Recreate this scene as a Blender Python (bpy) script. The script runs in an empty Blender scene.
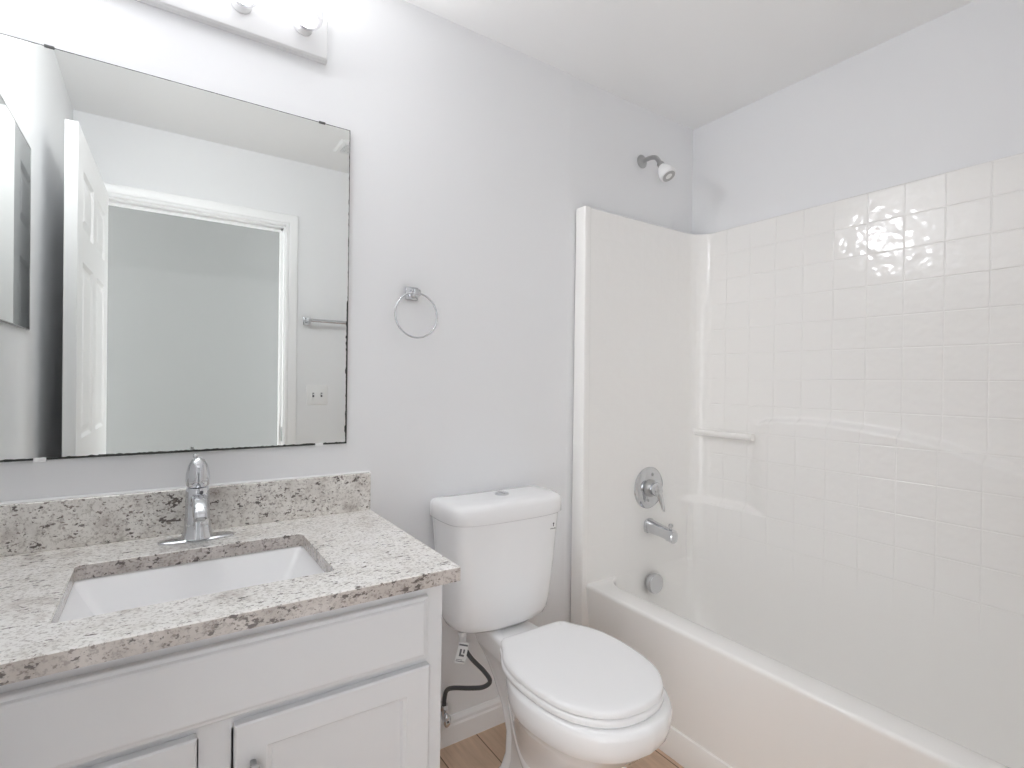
import bpy, bmesh, math, random
from mathutils import Vector, Matrix
random.seed(4)
S = bpy.context.scene
COL = S.collection
PI = math.pi

# ------------------------------------------------------------------ camera, world, exposure
F_PX, YAW, PITCH, ROLL = 523.29, 0.5934, -0.0057, 0.0138
CAM = Vector((0, -1.585, 1.2363))
cd = bpy.data.cameras.new('camera'); cam = bpy.data.objects.new('camera', cd); COL.objects.link(cam)
cd.sensor_width = 36; cd.lens = F_PX / 1024 * 36; cd.clip_start = 0.01
_s, _c = math.sin(YAW), math.cos(YAW)
_r0, _f0, _u0 = Vector((_c, -_s, 0)), Vector((_s, _c, 0)), Vector((0, 0, 1))
_f = math.cos(PITCH) * _f0 + math.sin(PITCH) * _u0
_u = -math.sin(PITCH) * _f0 + math.cos(PITCH) * _u0
_R = math.cos(ROLL) * _r0 + math.sin(ROLL) * _u
_U = math.cos(ROLL) * _u - math.sin(ROLL) * _r0
m = Matrix.Identity(4)
for i in range(3):
    m[i][0], m[i][1], m[i][2], m[i][3] = _R[i], _U[i], -_f[i], CAM[i]
cam.matrix_world = m
S.camera = cam
w = bpy.data.worlds.new('world'); S.world = w; w.use_nodes = True
w.node_tree.nodes['Background'].inputs[0].default_value = (0.965, 0.98, 1.0, 1)
w.node_tree.nodes['Background'].inputs[1].default_value = 2.5     # added fill light, let in through openings left in the hall
S.view_settings.view_transform = 'Standard'; S.view_settings.look = 'None'
S.view_settings.gamma = 1; S.view_settings.use_curve_mapping = False
S.view_settings.exposure = 0.69
BULB_STRENGTH = 900.0
S.cycles.max_bounces = 16; S.cycles.diffuse_bounces = 10; S.cycles.glossy_bounces = 6
S.cycles.transparent_max_bounces = 12; S.cycles.caustics_reflective = False
S.cycles.sample_clamp_indirect = 6

# ------------------------------------------------------------------ material helpers
def mat(name, col, rough=0.5, metal=0.0, coat=0.0, spec=0.5):
    k = bpy.data.materials.new(name); k.use_nodes = True
    b = k.node_tree.nodes['Principled BSDF']
    b.inputs['Base Color'].default_value = (*col, 1)
    b.inputs['Roughness'].default_value = rough
    b.inputs['Metallic'].default_value = metal
    b.inputs['Coat Weight'].default_value = coat
    b.inputs['Specular IOR Level'].default_value = spec
    return k
def N(k, typ, **kw):
    n = k.node_tree.nodes.new(typ)
    for a, v in kw.items(): setattr(n, a, v)
    return n
def L(k, a, b): k.node_tree.links.new(a, b)
def bsdf(k): return k.node_tree.nodes['Principled BSDF']
def coords(k, out='Object', scale=(1, 1, 1), rot=(0, 0, 0)):
    t = N(k, 'ShaderNodeTexCoord'); mp = N(k, 'ShaderNodeMapping')
    mp.inputs['Scale'].default_value = scale; mp.inputs['Rotation'].default_value = rot
    L(k, t.outputs[out], mp.inputs['Vector']); return mp.outputs['Vector']
def noise(k, vec, scale, detail=3, rough=0.5):
    n = N(k, 'ShaderNodeTexNoise'); n.inputs['Scale'].default_value = scale
    n.inputs['Detail'].default_value = detail; n.inputs['Roughness'].default_value = rough
    L(k, vec, n.inputs['Vector']); return n.outputs['Fac']
def ramp(k, fac, stops):
    r = N(k, 'ShaderNodeValToRGB'); e = r.color_ramp.elements
    while len(e) < len(stops): e.new(0.5)
    for el, (p, c) in zip(e, stops):
        el.position = p; el.color = (*c, 1) if len(c) == 3 else c
    L(k, fac, r.inputs['Fac']); return r.outputs['Color']
def bump(k, h, strength, dist):
    b = N(k, 'ShaderNodeBump'); b.inputs['Strength'].default_value = strength; b.inputs['Distance'].default_value = dist
    L(k, h, b.inputs['Height']); L(k, b.outputs['Normal'], bsdf(k).inputs['Normal']); return b
def mix(k, fac, a, b):
    n = N(k, 'ShaderNodeMix', data_type='RGBA')
    for sock, v in ((n.inputs['Factor'], fac), (n.inputs['A'], a), (n.inputs['B'], b)):
        if isinstance(v, tuple): sock.default_value = (*v, 1)
        elif isinstance(v, float): sock.default_value = v
        else: L(k, v, sock)
    return n.outputs['Result']
def math_(k, op, a, b=None):
    n = N(k, 'ShaderNodeMath', operation=op)
    for i, v in enumerate((a, b)):
        if v is None: continue
        if isinstance(v, (int, float)): n.inputs[i].default_value = v
        else: L(k, v, n.inputs[i])
    return n.outputs[0]

def painted(name, col, rough, sc=160, st=0.12):
    k = mat(name, col, rough); v = coords(k)
    bump(k, noise(k, v, sc, 2), st, 0.0006); return k
M = {}
M['wall'] = painted('grey_wall_paint', (0.83, 0.834, 0.845), 0.55, 90, 0.12)
M['ceiling'] = painted('ceiling_paint', (0.90, 0.90, 0.90), 0.8, 60, 0.2)
M['hall'] = painted('dimmed_hall_paint', (0.30, 0.303, 0.30), 0.7, 90, 0.1)  # darkened so the hall stays dim despite the added fill
M['hall_floor'] = painted('pale_hall_floor', (0.66, 0.65, 0.63), 0.6, 40, 0.2)  # unseen floor, pale neutral tone chosen to bounce more fill light
M['trim'] = mat('white_trim_gloss', (0.88, 0.88, 0.885), 0.3)
M['door'] = mat('white_door_paint', (0.88, 0.88, 0.88), 0.35)
M['cabinet'] = painted('light_grey_cabinet_paint', (0.73, 0.735, 0.75), 0.38, 120, 0.06)
M['kick'] = mat('dark_kick_board', (0.45, 0.45, 0.46), 0.6)  # toe kick board, a darker grey than the cabinet
M['porcelain'] = mat('white_porcelain', (0.89, 0.89, 0.895), 0.08, coat=0.3)
M['seat'] = mat('white_seat_plastic', (0.89, 0.89, 0.895), 0.22)
M['tub'] = mat('warm_white_fibreglass', (0.89, 0.878, 0.858), 0.16)
M['chrome'] = mat('polished_chrome', (0.66, 0.67, 0.69), 0.06, 1.0)
M['nickel'] = mat('satin_steel', (0.50, 0.50, 0.50), 0.28, 1.0)
M['white_plastic'] = mat('white_plastic', (0.86, 0.86, 0.86), 0.3)
M['clear'] = None
M['dark'] = mat('dark_plastic', (0.02, 0.02, 0.022), 0.45)
M['grey_mark'] = mat('grey_print', (0.12, 0.12, 0.13), 0.5)
M['hose'] = mat('braided_dark_hose', (0.06, 0.06, 0.062), 0.42)
M['tag'] = mat('paper_tag', (0.72, 0.72, 0.71), 0.7)
M['mirror'] = mat('mirror_silver', (0.835, 0.852, 0.832), 0.0, 1.0)
M['mirror_edge'] = mat('worn_black_mirror_edge', (0.03, 0.032, 0.03), 0.4)
M['dark_clip'] = mat('dark_metal_clip', (0.12, 0.12, 0.12), 0.35, 0.7)  # dark metal tone for the two upper mirror clips
M['fixture'] = mat('white_enamel_fixture', (0.80, 0.80, 0.805), 0.25)

# braided hose ridge
_k = M['hose']; _v = coords(_k, 'UV', (60, 8, 1)); _wv = N(_k, 'ShaderNodeTexWave'); _wv.inputs['Scale'].default_value = 4
L(_k, _v, _wv.inputs['Vector']); bump(_k, _wv.outputs['Fac'], 0.5, 0.001)

# bulb: thin clear globe and hot filament
k = bpy.data.materials.new('clear_bulb_glass'); k.use_nodes = True
nt = k.node_tree; nt.nodes.clear()
o = nt.nodes.new('ShaderNodeOutputMaterial'); mx = nt.nodes.new('ShaderNodeMixShader')
tr = nt.nodes.new('ShaderNodeBsdfTransparent'); gl = nt.nodes.new('ShaderNodeBsdfGlossy'); fr = nt.nodes.new('ShaderNodeMapRange'); lw = nt.nodes.new('ShaderNodeLayerWeight'); pw = nt.nodes.new('ShaderNodeMath'); pw.operation = 'POWER'; pw.inputs[1].default_value = 4
tr.inputs[0].default_value = (0.93, 0.93, 0.94, 1); gl.inputs['Roughness'].default_value = 0.03; nt.links.new(lw.outputs['Facing'], pw.inputs[0]); nt.links.new(pw.outputs[0], fr.inputs[0]); fr.inputs['To Min'].default_value = 0.04; fr.inputs['To Max'].default_value = 0.8
nt.links.new(fr.outputs[0], mx.inputs[0]); nt.links.new(tr.outputs[0], mx.inputs[1]); nt.links.new(gl.outputs[0], mx.inputs[2])
nt.links.new(mx.outputs[0], o.inputs[0]); M['clear'] = k
k = bpy.data.materials.new('lit_filament'); k.use_nodes = True
nt = k.node_tree; nt.nodes.clear()
o = nt.nodes.new('ShaderNodeOutputMaterial'); em = nt.nodes.new('ShaderNodeEmission')
em.inputs[0].default_value = (0.975, 0.988, 1.0, 1); em.inputs[1].default_value = BULB_STRENGTH
nt.links.new(em.outputs[0], o.inputs[0]); M['filament'] = k

# granite
def granite(name, a, b, c, fl=0.0):
    k = mat(name, (0.7, 0.68, 0.65), 0.12, spec=1.0)
    v = coords(k); vs = coords(k, scale=(0.8, 1.9, 1.2), rot=(0.25, 0.3, 0.35))
    cloud = ramp(k, noise(k, v, 16, 4, 0.6), [(0.38, a), (0.56, b), (0.74, c)])
    fine = ramp(k, noise(k, v, 150, 3, 0.7), [(0.37, (0.36, 0.32, 0.29)), (0.50, (1, 1, 1))])
    mul = N(k, 'ShaderNodeMix', data_type='RGBA', blend_type='MULTIPLY'); mul.inputs['Factor'].default_value = 0.52
    L(k, cloud, mul.inputs['A']); L(k, fine, mul.inputs['B'])
    f1 = noise(k, vs, 62, 3, 0.62); f2 = noise(k, v, 7, 2, 0.5)
    s1 = math_(k, 'ADD', f1, math_(k, 'MULTIPLY', f2, 0.16))
    m1 = ramp(k, s1, [(0.705 - fl, (0, 0, 0)), (0.735 - fl, (1, 1, 1))])
    c1 = mix(k, m1, mul.outputs['Result'], (0.13, 0.11, 0.10))
    f3 = noise(k, vs, 120, 2, 0.6)
    m2 = ramp(k, f3, [(0.635 - fl * 0.8, (0, 0, 0)), (0.68 - fl * 0.8, (1, 1, 1))])
    c2 = mix(k, m2, c1, (0.26, 0.22, 0.20))
    L(k, c2, bsdf(k).inputs['Base Color']); return k
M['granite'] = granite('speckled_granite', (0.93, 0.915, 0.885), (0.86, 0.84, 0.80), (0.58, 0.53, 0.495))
M['granite_upstand'] = granite('shaded_speckled_upstand', (0.82, 0.795, 0.755), (0.70, 0.67, 0.63), (0.47, 0.42, 0.39), 0.022)  # upstand: denser flecks, its weaker light put into a darker colour
M['granite_edge'] = granite('shaded_brown_granite_edge', (0.63, 0.58, 0.545), (0.51, 0.46, 0.425), (0.34, 0.29, 0.265), 0.028)  # upright edges: brown grain plus their shade put into the colour

# floor planks
def planks():
    k = mat('tan_wood_plank', (0.5, 0.35, 0.24), 0.42)
    v = coords(k, 'Object', rot=(0, 0, PI / 2))
    b = N(k, 'ShaderNodeTexBrick'); b.inputs['Scale'].default_value = 1; b.inputs['Brick Width'].default_value = 0.9
    b.inputs['Row Height'].default_value = 0.155; b.inputs['Mortar Size'].default_value = 0.0022; b.inputs['Mortar Smooth'].default_value = 0.2
    b.inputs['Color1'].default_value = (0.66, 0.50, 0.38, 1); b.inputs['Color2'].default_value = (0.58, 0.43, 0.31, 1)
    b.inputs['Mortar'].default_value = (0.17, 0.11, 0.07, 1); b.offset = 0.4
    L(k, v, b.inputs['Vector'])
    g = noise(k, coords(k, scale=(30, 2.2, 1)), 1.4, 5, 0.65)
    gr = ramp(k, g, [(0.3, (0.76, 0.72, 0.68)), (0.6, (1.06, 1.04, 1.02))])
    mul = N(k, 'ShaderNodeMix', data_type='RGBA', blend_type='MULTIPLY'); mul.inputs['Factor'].default_value = 0.8
    L(k, b.outputs['Color'], mul.inputs['A']); L(k, gr, mul.inputs['B']); L(k, mul.outputs['Result'], bsdf(k).inputs['Base Color'])
    return k
M['floor'] = planks()

# moulded tile pattern of the surround (UV in metres along the wall, up)
def tiled():
    k = mat('moulded_tile_fibreglass', (0.89, 0.878, 0.858), 0.13)
    t = N(k, 'ShaderNodeTexCoord'); sp = N(k, 'ShaderNodeSeparateXYZ'); L(k, t.outputs['UV'], sp.inputs[0])
    T = 0.1105
    def groove(c, off):
        a = math_(k, 'ADD', c, off); a = math_(k, 'DIVIDE', a, T); a = math_(k, 'FRACT', a)
        a = math_(k, 'SUBTRACT', a, 0.5); a = math_(k, 'ABSOLUTE', a)          # 0.5 at the joint
        r = N(k, 'ShaderNodeMapRange', interpolation_type='SMOOTHSTEP'); r.inputs['From Min'].default_value = 0.468; r.inputs['From Max'].default_value = 0.5
        r.inputs['To Min'].default_value = 1; r.inputs['To Max'].default_value = 0
        L(k, a, r.inputs['Value']); return r.outputs['Result']
    gx = groove(sp.outputs['X'], 10 * T); gz = groove(sp.outputs['Y'], 20 * T - 1.809 + math.floor(1.809 / T) * T)
    g = math_(k, 'MULTIPLY', gx, gz)
    re_ = N(k, 'ShaderNodeMapRange', interpolation_type='SMOOTHSTEP'); re_.inputs['From Min'].default_value = 0.14; re_.inputs['From Max'].default_value = 0.30; re_.inputs['To Min'].default_value = 0.25
    L(k, sp.outputs['X'], re_.inputs['Value']); g = math_(k, 'SUBTRACT', 1.0, math_(k, 'MULTIPLY', math_(k, 'SUBTRACT', 1.0, g), re_.outputs['Result']))
    # joints fade out below the ledge where the moulding is smooth
    r = N(k, 'ShaderNodeMapRange', interpolation_type='SMOOTHSTEP'); r.inputs['From Min'].default_value = 0.46; r.inputs['From Max'].default_value = 0.60
    L(k, sp.outputs['Y'], r.inputs['Value'])
    one = math_(k, 'SUBTRACT', 1.0, g); one = math_(k, 'MULTIPLY', one, r.outputs['Result']); g = math_(k, 'SUBTRACT', 1.0, one)
    mp = N(k, 'ShaderNodeMapping'); L(k, t.outputs['UV'], mp.inputs['Vector'])
    n = noise(k, mp.outputs['Vector'], 30, 1.0, 0.4)
    rz = N(k, 'ShaderNodeMapRange', interpolation_type='SMOOTHSTEP'); rz.inputs['From Min'].default_value = 0.55; rz.inputs['From Max'].default_value = 0.8
    rz.inputs['To Min'].default_value = 0.0
    L(k, sp.outputs['Y'], rz.inputs['Value']); n = math_(k, 'MULTIPLY', n, rz.outputs['Result'])
    h = math_(k, 'ADD', math_(k, 'MULTIPLY', g, 0.0014), math_(k, 'MULTIPLY', n, 0.0026))
    bump(k, h, 0.75, 1.0); return k
M['tile'] = tiled()

# ------------------------------------------------------------------ geometry helpers
def setp(o, label=None, cat=None, group=None, kind=None):
    if label: o['label'] = label
    if cat: o['category'] = cat
    if group: o['group'] = group
    if kind: o['kind'] = kind
    return o
def thing(name, loc, label, cat, group=None):
    o = bpy.data.objects.new(name, None); o.empty_display_size = 0.05; COL.objects.link(o)
    o.location = loc; setp(o, label, cat, group); o['_org'] = list(loc); return o
def org(o): return Vector(o['_org']) if o is not None and '_org' in o else Vector((0, 0, 0))
def obj(name, bm, material, parent=None, origin=None, smooth=True, angle=38, recalc=True):
    if recalc: bmesh.ops.recalc_face_normals(bm, faces=bm.faces[:])
    og = org(parent) if parent is not None else Vector(origin or (0, 0, 0))
    for v in bm.verts: v.co -= og
    a = math.radians(angle)
    for e in bm.edges:
        if len(e.link_faces) == 2 and e.calc_face_angle(0) > a: e.smooth = False
    for f in bm.faces: f.smooth = smooth
    me = bpy.data.meshes.new(name); bm.to_mesh(me); bm.free()
    if isinstance(material, (list, tuple)):
        for q in material: me.materials.append(q)
    else: me.materials.append(material)
    o = bpy.data.objects.new(name, me); COL.objects.link(o)
    if parent is not None: o.parent = parent
    else: o.location = og
    o['_org'] = list(og); return o
def BM(): return bmesh.new()
def box(bm, x0, x1, y0, y1, z0, z1, bev=0.0, seg=2, mi=0):
    r = bmesh.ops.create_cube(bm, size=1)
    vs = r['verts']
    for v in vs:
        v.co = Vector(((x0 + x1) / 2 + v.co.x * (x1 - x0), (y0 + y1) / 2 + v.co.y * (y1 - y0), (z0 + z1) / 2 + v.co.z * (z1 - z0)))
    fs = set(f for v in vs for f in v.link_faces)
    for f in fs: f.material_index = mi
    if bev > 0:
        es = list({e for v in vs for e in v.link_edges})
        bmesh.ops.bevel(bm, geom=es, offset=bev, segments=seg, profile=0.5, affect='EDGES')
    return bm
def loft(bm, loops, closed=True, cap0=False, cap1=False, uv=None):
    rows = [[bm.verts.new(p) for p in lp] for lp in loops]
    n = len(rows[0])
    for a, b in zip(rows, rows[1:]):
        for i in range(n if closed else n - 1):
            j = (i + 1) % n
            bm.faces.new((a[i], a[j], b[j], b[i]))
    if cap0: bm.faces.new(rows[0])
    if cap1: bm.faces.new(rows[-1])
    return rows
def lathe(bm, prof, n=32, M4=None, cap=True):
    """prof: (r, h) along local +Z"""
    M4 = M4 or Matrix.Identity(4)
    loops = []
    for r, h in prof:
        loops.append([M4 @ Vector((max(r, 1e-5) * math.cos(2 * PI * i / n), max(r, 1e-5) * math.sin(2 * PI * i / n), h)) for i in range(n)])
    loft(bm, loops, True, cap, cap)
    return bm
def axis_m(loc, d):
    return Matrix.Translation(loc) @ Vector(d).to_track_quat('Z', 'Y').to_matrix().to_4x4()
def tube(bm, pts, rad, n=12, cap=True, closed=False):
    pts = [Vector(p) for p in pts]
    rs = rad if isinstance(rad, (list, tuple)) else [rad] * len(pts)
    uvl = bm.loops.layers.uv.verify()
    T = []
    for i, p in enumerate(pts):
        if closed: t = pts[(i + 1) % len(pts)] - pts[i - 1]
        else: t = pts[min(i + 1, len(pts) - 1)] - pts[max(i - 1, 0)]
        T.append(t.normalized())
    nrm = T[0].orthogonal().normalized(); rows = []; ln = 0; lens = []
    for i, p in enumerate(pts):
        nrm = (nrm - T[i] * nrm.dot(T[i])).normalized(); b = T[i].cross(nrm)
        rows.append([bm.verts.new(p + rs[i] * (math.cos(2 * PI * j / n) * nrm + math.sin(2 * PI * j / n) * b)) for j in range(n)])
        if i: ln += (p - pts[i - 1]).length
        lens.append(ln)
    R = len(rows)
    for i in range(R if closed else R - 1):
        a, b = rows[i], rows[(i + 1) % R]
        for j in range(n):
            f = bm.faces.new((a[j], a[(j + 1) % n], b[(j + 1) % n], b[j]))
            for lp, (uu, vv) in zip(f.loops, ((lens[i], j / n), (lens[i], (j + 1) / n), (lens[(i + 1) % R], (j + 1) / n), (lens[(i + 1) % R], j / n))):
                lp[uvl].uv = (uu, vv)
    if cap and not closed: bm.faces.new(rows[0]); bm.faces.new(rows[-1])
    return bm
def cr(pts, n=8):
    """Catmull-Rom through points"""
    P = [Vector(p) for p in pts]; P = [2 * P[0] - P[1]] + P + [2 * P[-1] - P[-2]]; out = []
    for i in range(1, len(P) - 2):
        for q in range(n):
            t = q / n; a, b, c, d = P[i - 1], P[i], P[i + 1], P[i + 2]
            out.append(0.5 * ((2 * b) + (c - a) * t + (2 * a - 5 * b + 4 * c - d) * t * t + (3 * b - a - 3 * c + d) * t ** 3))
    out.append(P[-2]); return out
def rrect(x0, x1, y0, y1, r, z, n=8):
    r = min(r, (x1 - x0) / 2 - 1e-4, (y1 - y0) / 2 - 1e-4); out = []
    for cx, cy, a0 in ((x1 - r, y1 - r, 0), (x0 + r, y1 - r, PI / 2), (x0 + r, y0 + r, PI), (x1 - r, y0 + r, 1.5 * PI)):
        for i in range(n + 1):
            a = a0 + PI / 2 * i / n; out.append(Vector((cx + r * math.cos(a), cy + r * math.sin(a), z)))
    return out
def sst(a, b, x):
    t = min(1, max(0, (x - a) / (b - a))); return t * t * (3 - 2 * t)
def interp(tab, x):
    if x <= tab[0][0]: return tab[0][1]
    for (a, u), (b, v) in zip(tab, tab[1:]):
        if x <= b: return u + (v - u) * (x - a) / (b - a)
    return tab[-1][1]

# ------------------------------------------------------------------ the room
XL, XR, YS, ZC = -0.333, 2.0945, -1.53, 2.44
def struct(name, bm, material, label, cat, **kw):
    return setp(obj(name, bm, material, **kw), label, cat, kind='structure')
bm = BM(); box(bm, -0.43, 2.2, -1.60, 0.10, -0.06, 0.0); struct('floor', bm, M['floor'], 'tan wood-look plank floor of the bathroom', 'floor')
bm = BM(); box(bm, -2.6, 2.9, -2.75, -1.60, -0.06, 0.0); struct('floor_hall', bm, M['hall_floor'], 'pale hall floor outside the doorway', 'floor')
bm = BM(); box(bm, -2.6, 2.9, -2.75, 0.10, ZC, ZC + 0.06); struct('ceiling', bm, M['ceiling'], 'flat white ceiling over the bathroom', 'ceiling')
# back wall: the stretch above the tub falls back slightly from the plane of the vanity wall
bm = BM()
pl = [(XL - 0.1, 0.10), (XL - 0.1, 0), (1.322, 0), (1.333, 0.001), (1.345, 0.004), (XR + 0.1, 0.010), (XR + 0.1, 0.10)]
loft(bm, [[Vector((x, y, 0)) for x, y in pl], [Vector((x, y, ZC)) for x, y in pl]], True, True, True)
struct('wall_back', bm, M['wall'], 'pale grey painted wall behind the vanity, toilet and shower head', 'wall')
bm = BM(); box(bm, XL - 0.1, XL, YS - 0.12, 0, 0, ZC); struct('wall_left', bm, M['wall'], 'pale grey wall left of the vanity, seen in the mirror', 'wall')
bm = BM(); box(bm, XR, XR + 0.1, YS - 0.12, 0.012, 0, ZC); struct('wall_right', bm, M['wall'], 'pale grey wall above the tub surround', 'wall')
DX0, DX1, DZ, YB = -0.262, 0.584, 2.084, YS - 0.115
bm = BM()
box(bm, -2.6, DX0, YB, YS, 0, ZC); box(bm, DX1, XR, YB, YS, 0, ZC); box(bm, DX0, DX1, YB, YS, DZ, ZC)
struct('wall_front', bm, M['wall'], 'pale grey wall around the doorway, seen in the mirror', 'wall')
bm = BM(); box(bm, -0.42, 1.10, -2.72, -2.62, 0, ZC); struct('wall_hall', bm, M['hall'], 'grey hall wall beyond the open doorway', 'wall')  # stopped short on both sides to let the added fill light in

# door lining and casing
def prof_strip(bm, prof, p0, p1, out, side):
    """straight moulding: prof = (across, depth) from p0 to p1; out = depth dir, side = across dir"""
    out, side = Vector(out), Vector(side)
    loft(bm, [[Vector(p) + side * a + out * d for a, d in prof] for p in (p0, p1)], True, True, True)
CAS = [(0, 0), (0, 0.010), (0.004, 0.012), (0.014, 0.012), (0.018, 0.009), (0.024, 0.011), (0.046, 0.016), (0.058, 0.017), (0.062, 0.014), (0.062, 0)]
bm = BM()
t = 0.018
box(bm, DX0, DX0 + t, YB - 0.002, YS + 0.002, 0, DZ); box(bm, DX1 - t, DX1, YB - 0.002, YS + 0.002, 0, DZ)
box(bm, DX0, DX1, YB - 0.002, YS + 0.002, DZ - t, DZ)
box(bm, DX0 + t, DX0 + t + 0.011, YB + 0.03, YS - 0.042, 0, DZ - t); box(bm, DX1 - t - 0.011, DX1 - t, YB + 0.03, YS - 0.042, 0, DZ - t)
box(bm, DX0 + t, DX1 - t, YB + 0.03, YS - 0.042, DZ - t - 0.011, DZ - t)
trim1 = struct('trim_1', bm, M['trim'], 'white door lining around the doorway', 'door frame', angle=30)
bm = BM(); box(bm, DX1 - t - 0.0025, DX1 - t, YS - 0.036, YS - 0.008, 0.885, 0.965, 0.001)
obj('strike_plate', bm, M['nickel'], trim1)
bm = BM()
e = 0.006
for yy, o in ((YS, 1), (YB, -1)):
    xa, xb, zt = DX0 + t - e, DX1 - t + e, DZ - t + e
    loft(bm, [[Vector((xa - a, yy + o * d, 0)) for a, d in CAS], [Vector((xa - a, yy + o * d, zt + a)) for a, d in CAS],
              [Vector((xb + a, yy + o * d, zt + a)) for a, d in CAS], [Vector((xb + a, yy + o * d, 0)) for a, d in CAS]], True, True, True)
struct('trim_2', bm, M['trim'], 'white moulded casing around the doorway', 'trim', angle=25)

# baseboards
BB = [(0, 0), (0, 0.014), (0.062, 0.014), (0.068, 0.011), (0.078, 0.011), (0.088, 0.006), (0.092, 0.004), (0.092, 0)]
bm = BM(); prof_strip(bm, BB, (0.519, 0, 0), (1.352, 0, 0), (0, -1, 0), (0, 0, 1))
struct('baseboard_back', bm, M['trim'], 'white baseboard on the wall behind the toilet', 'baseboard', angle=25)
bm = BM(); prof_strip(bm, BB, (0.625, YS, 0), (1.37, YS, 0), (0, 1, 0), (0, 0, 1))
struct('baseboard_front', bm, M['trim'], 'white baseboard beside the doorway', 'baseboard', angle=25)
bm = BM(); prof_strip(bm, BB, (XL, -0.58, 0), (XL, YS, 0), (1, 0, 0), (0, 0, 1))
struct('baseboard_left', bm, M['trim'], 'white baseboard behind the open door', 'baseboard', angle=25)
bm = BM(); prof_strip(bm, BB, (-0.42, -2.62, 0), (1.10, -2.62, 0), (0, 1, 0), (0, 0, 1))
struct('baseboard_hall', bm, M['trim'], 'white baseboard of the hall wall', 'baseboard', angle=25)

# the door leaf, six moulded panels, open about 93 degrees
def door_leaf():
    W, H, T = 0.822, 2.070, 0.035
    st, mid = 0.112, 0.10
    rows = [(0.24, 0.82), (1.00, 1.625), (1.735, 1.945)]
    pw = (W - 2 * st - mid) / 2
    xs = [(st, st + pw), (st + pw + mid, W - st)]
    bm = BM()
    def grid_face(ysurf, sgn):
        gx = sorted({0, W} | {v for p in xs for v in p}); gz = sorted({0, H} | {v for p in rows for v in p})
        for a, b in zip(gx, gx[1:]):
            for c, d in zip(gz, gz[1:]):
                if (a, b) in xs and (c, d) in rows:
                    lp = []
                    for ins, dep in ((0, 0), (0.012, 0.008), (0.022, 0.008), (0.045, 0.002)):
                        lp.append([Vector((x, ysurf - sgn * dep, z)) for x, z in ((a + ins, c + ins), (b - ins, c + ins), (b - ins, d - ins), (a + ins, d - ins))])
                    loft(bm, lp, True, False, True)
                else:
                    bm.faces.new([bm.verts.new((x, ysurf, z)) for x, z in ((a, c), (b, c), (b, d), (a, d))])
    grid_face(0, 1); grid_face(-T, -1)
    for q in (((0, 0), (0, H)), ((W, 0), (W, H))):
        (x, z0), (_, z1) = q
        bm.faces.new([bm.verts.new(p) for p in ((x, 0, z0), (x, -T, z0), (x, -T, z1), (x, 0, z1))])
    for z in (0, H):
        bm.faces.new([bm.verts.new(p) for p in ((0, 0, z), (W, 0, z), (W, -T, z), (0, -T, z))])
    bmesh.ops.remove_doubles(bm, verts=bm.verts[:], dist=1e-5)
    return bm
door = struct('door_1', door_leaf(), M['door'], 'white six-panel door standing open against the left wall', 'door', angle=12)
bm = BM()
for s, y0 in ((1, 0), (-1, -0.035)):
    lathe(bm, [(0.031, 0), (0.031, 0.004), (0.026, 0.009), (0.011, 0.012), (0.010, 0.03), (0.018, 0.036), (0.026, 0.047), (0.024, 0.058), (0.012, 0.064), (0, 0.065)], 24, axis_m((0.760, y0, 0.905), (0, s, 0)))
kn = obj('door_knob', bm, M['nickel'], door)
for hz in (0.2, 1.02, 1.84):
    bm = BM(); lathe(bm, [(0.006, -0.045), (0.006, 0.045)], 12, Matrix.Translation((-0.004, 0.003, hz)))
    obj('hinge', bm, M['nickel'], door)
door.location = (DX0 + t + 0.006, YS + 0.006, 0.012); door.rotation_euler = (0, 0, math.radians(91.9))

# ------------------------------------------------------------------ wall mirror
mr = thing('wall_mirror', (0.09, -0.008, 1.0), 'large frameless wall mirror with worn black edges above the vanity', 'mirror')
MX0, MX1, MZ0, MZ1 = -0.300, 0.4675, 1.0425, 1.978
bm = BM(); box(bm, MX0, MX1, -0.009, -0.002, MZ0, MZ1)
for f in bm.faces:
    if f.normal.y > -0.5: f.material_index = 1
obj('mirror_glass', bm, [M['mirror'], M['mirror_edge']], mr, smooth=False)
# worn silver: ragged dark strip along the bottom and the lower right edge
bm = BM(); rnd = random.Random(2)
def ragged(p0, p1, inward, n, wf):
    p0, p1, inward = Vector(p0), Vector(p1), Vector(inward); prev = None
    for i in range(n + 1):
        q = p0.lerp(p1, i / n); a = bm.verts.new(q); b = bm.verts.new(q + inward * wf(i / n))
        if prev: bm.faces.new((prev[0], a, b, prev[1]))
        prev = (a, b)
ragged((MX0, -0.0094, MZ0), (MX1, -0.0094, MZ0), (0, 0, 1), 150, lambda u: 0.0045 + 0.0022 * rnd.random() ** 2)
ragged((MX1, -0.0094, MZ0), (MX1, -0.0094, MZ1), (-1, 0, 0), 150, lambda u: (0.0042 if u < 0.45 else 0.0012) + (0.003 if u < 0.5 else 0.0012) * rnd.random() ** 3)
ragged((MX0, -0.0094, MZ1), (MX1, -0.0094, MZ1), (0, 0, -1), 150, lambda u: 0.0008 + 0.0008 * rnd.random())
obj('worn_edge', bm, M['mirror_edge'], mr, smooth=False, recalc=False)
def clip(x, z, mt, up):
    bm = BM(); hw = 0.009 if up else 0.011; box(bm, x - hw, x + hw, -0.0115, 0.0, z - 0.0015 if up else z - 0.004, z + 0.0045 if up else z + 0.006, 0.001)
    obj('mirror_clip', bm, mt, mr)
clip(-0.222, MZ0, M['white_plastic'], False); clip(0.388, MZ0, M['white_plastic'], False)
clip(-0.212, MZ1 - 0.002, M['dark_clip'], True); clip(0.386, MZ1 - 0.002, M['dark_clip'], True)

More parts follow.
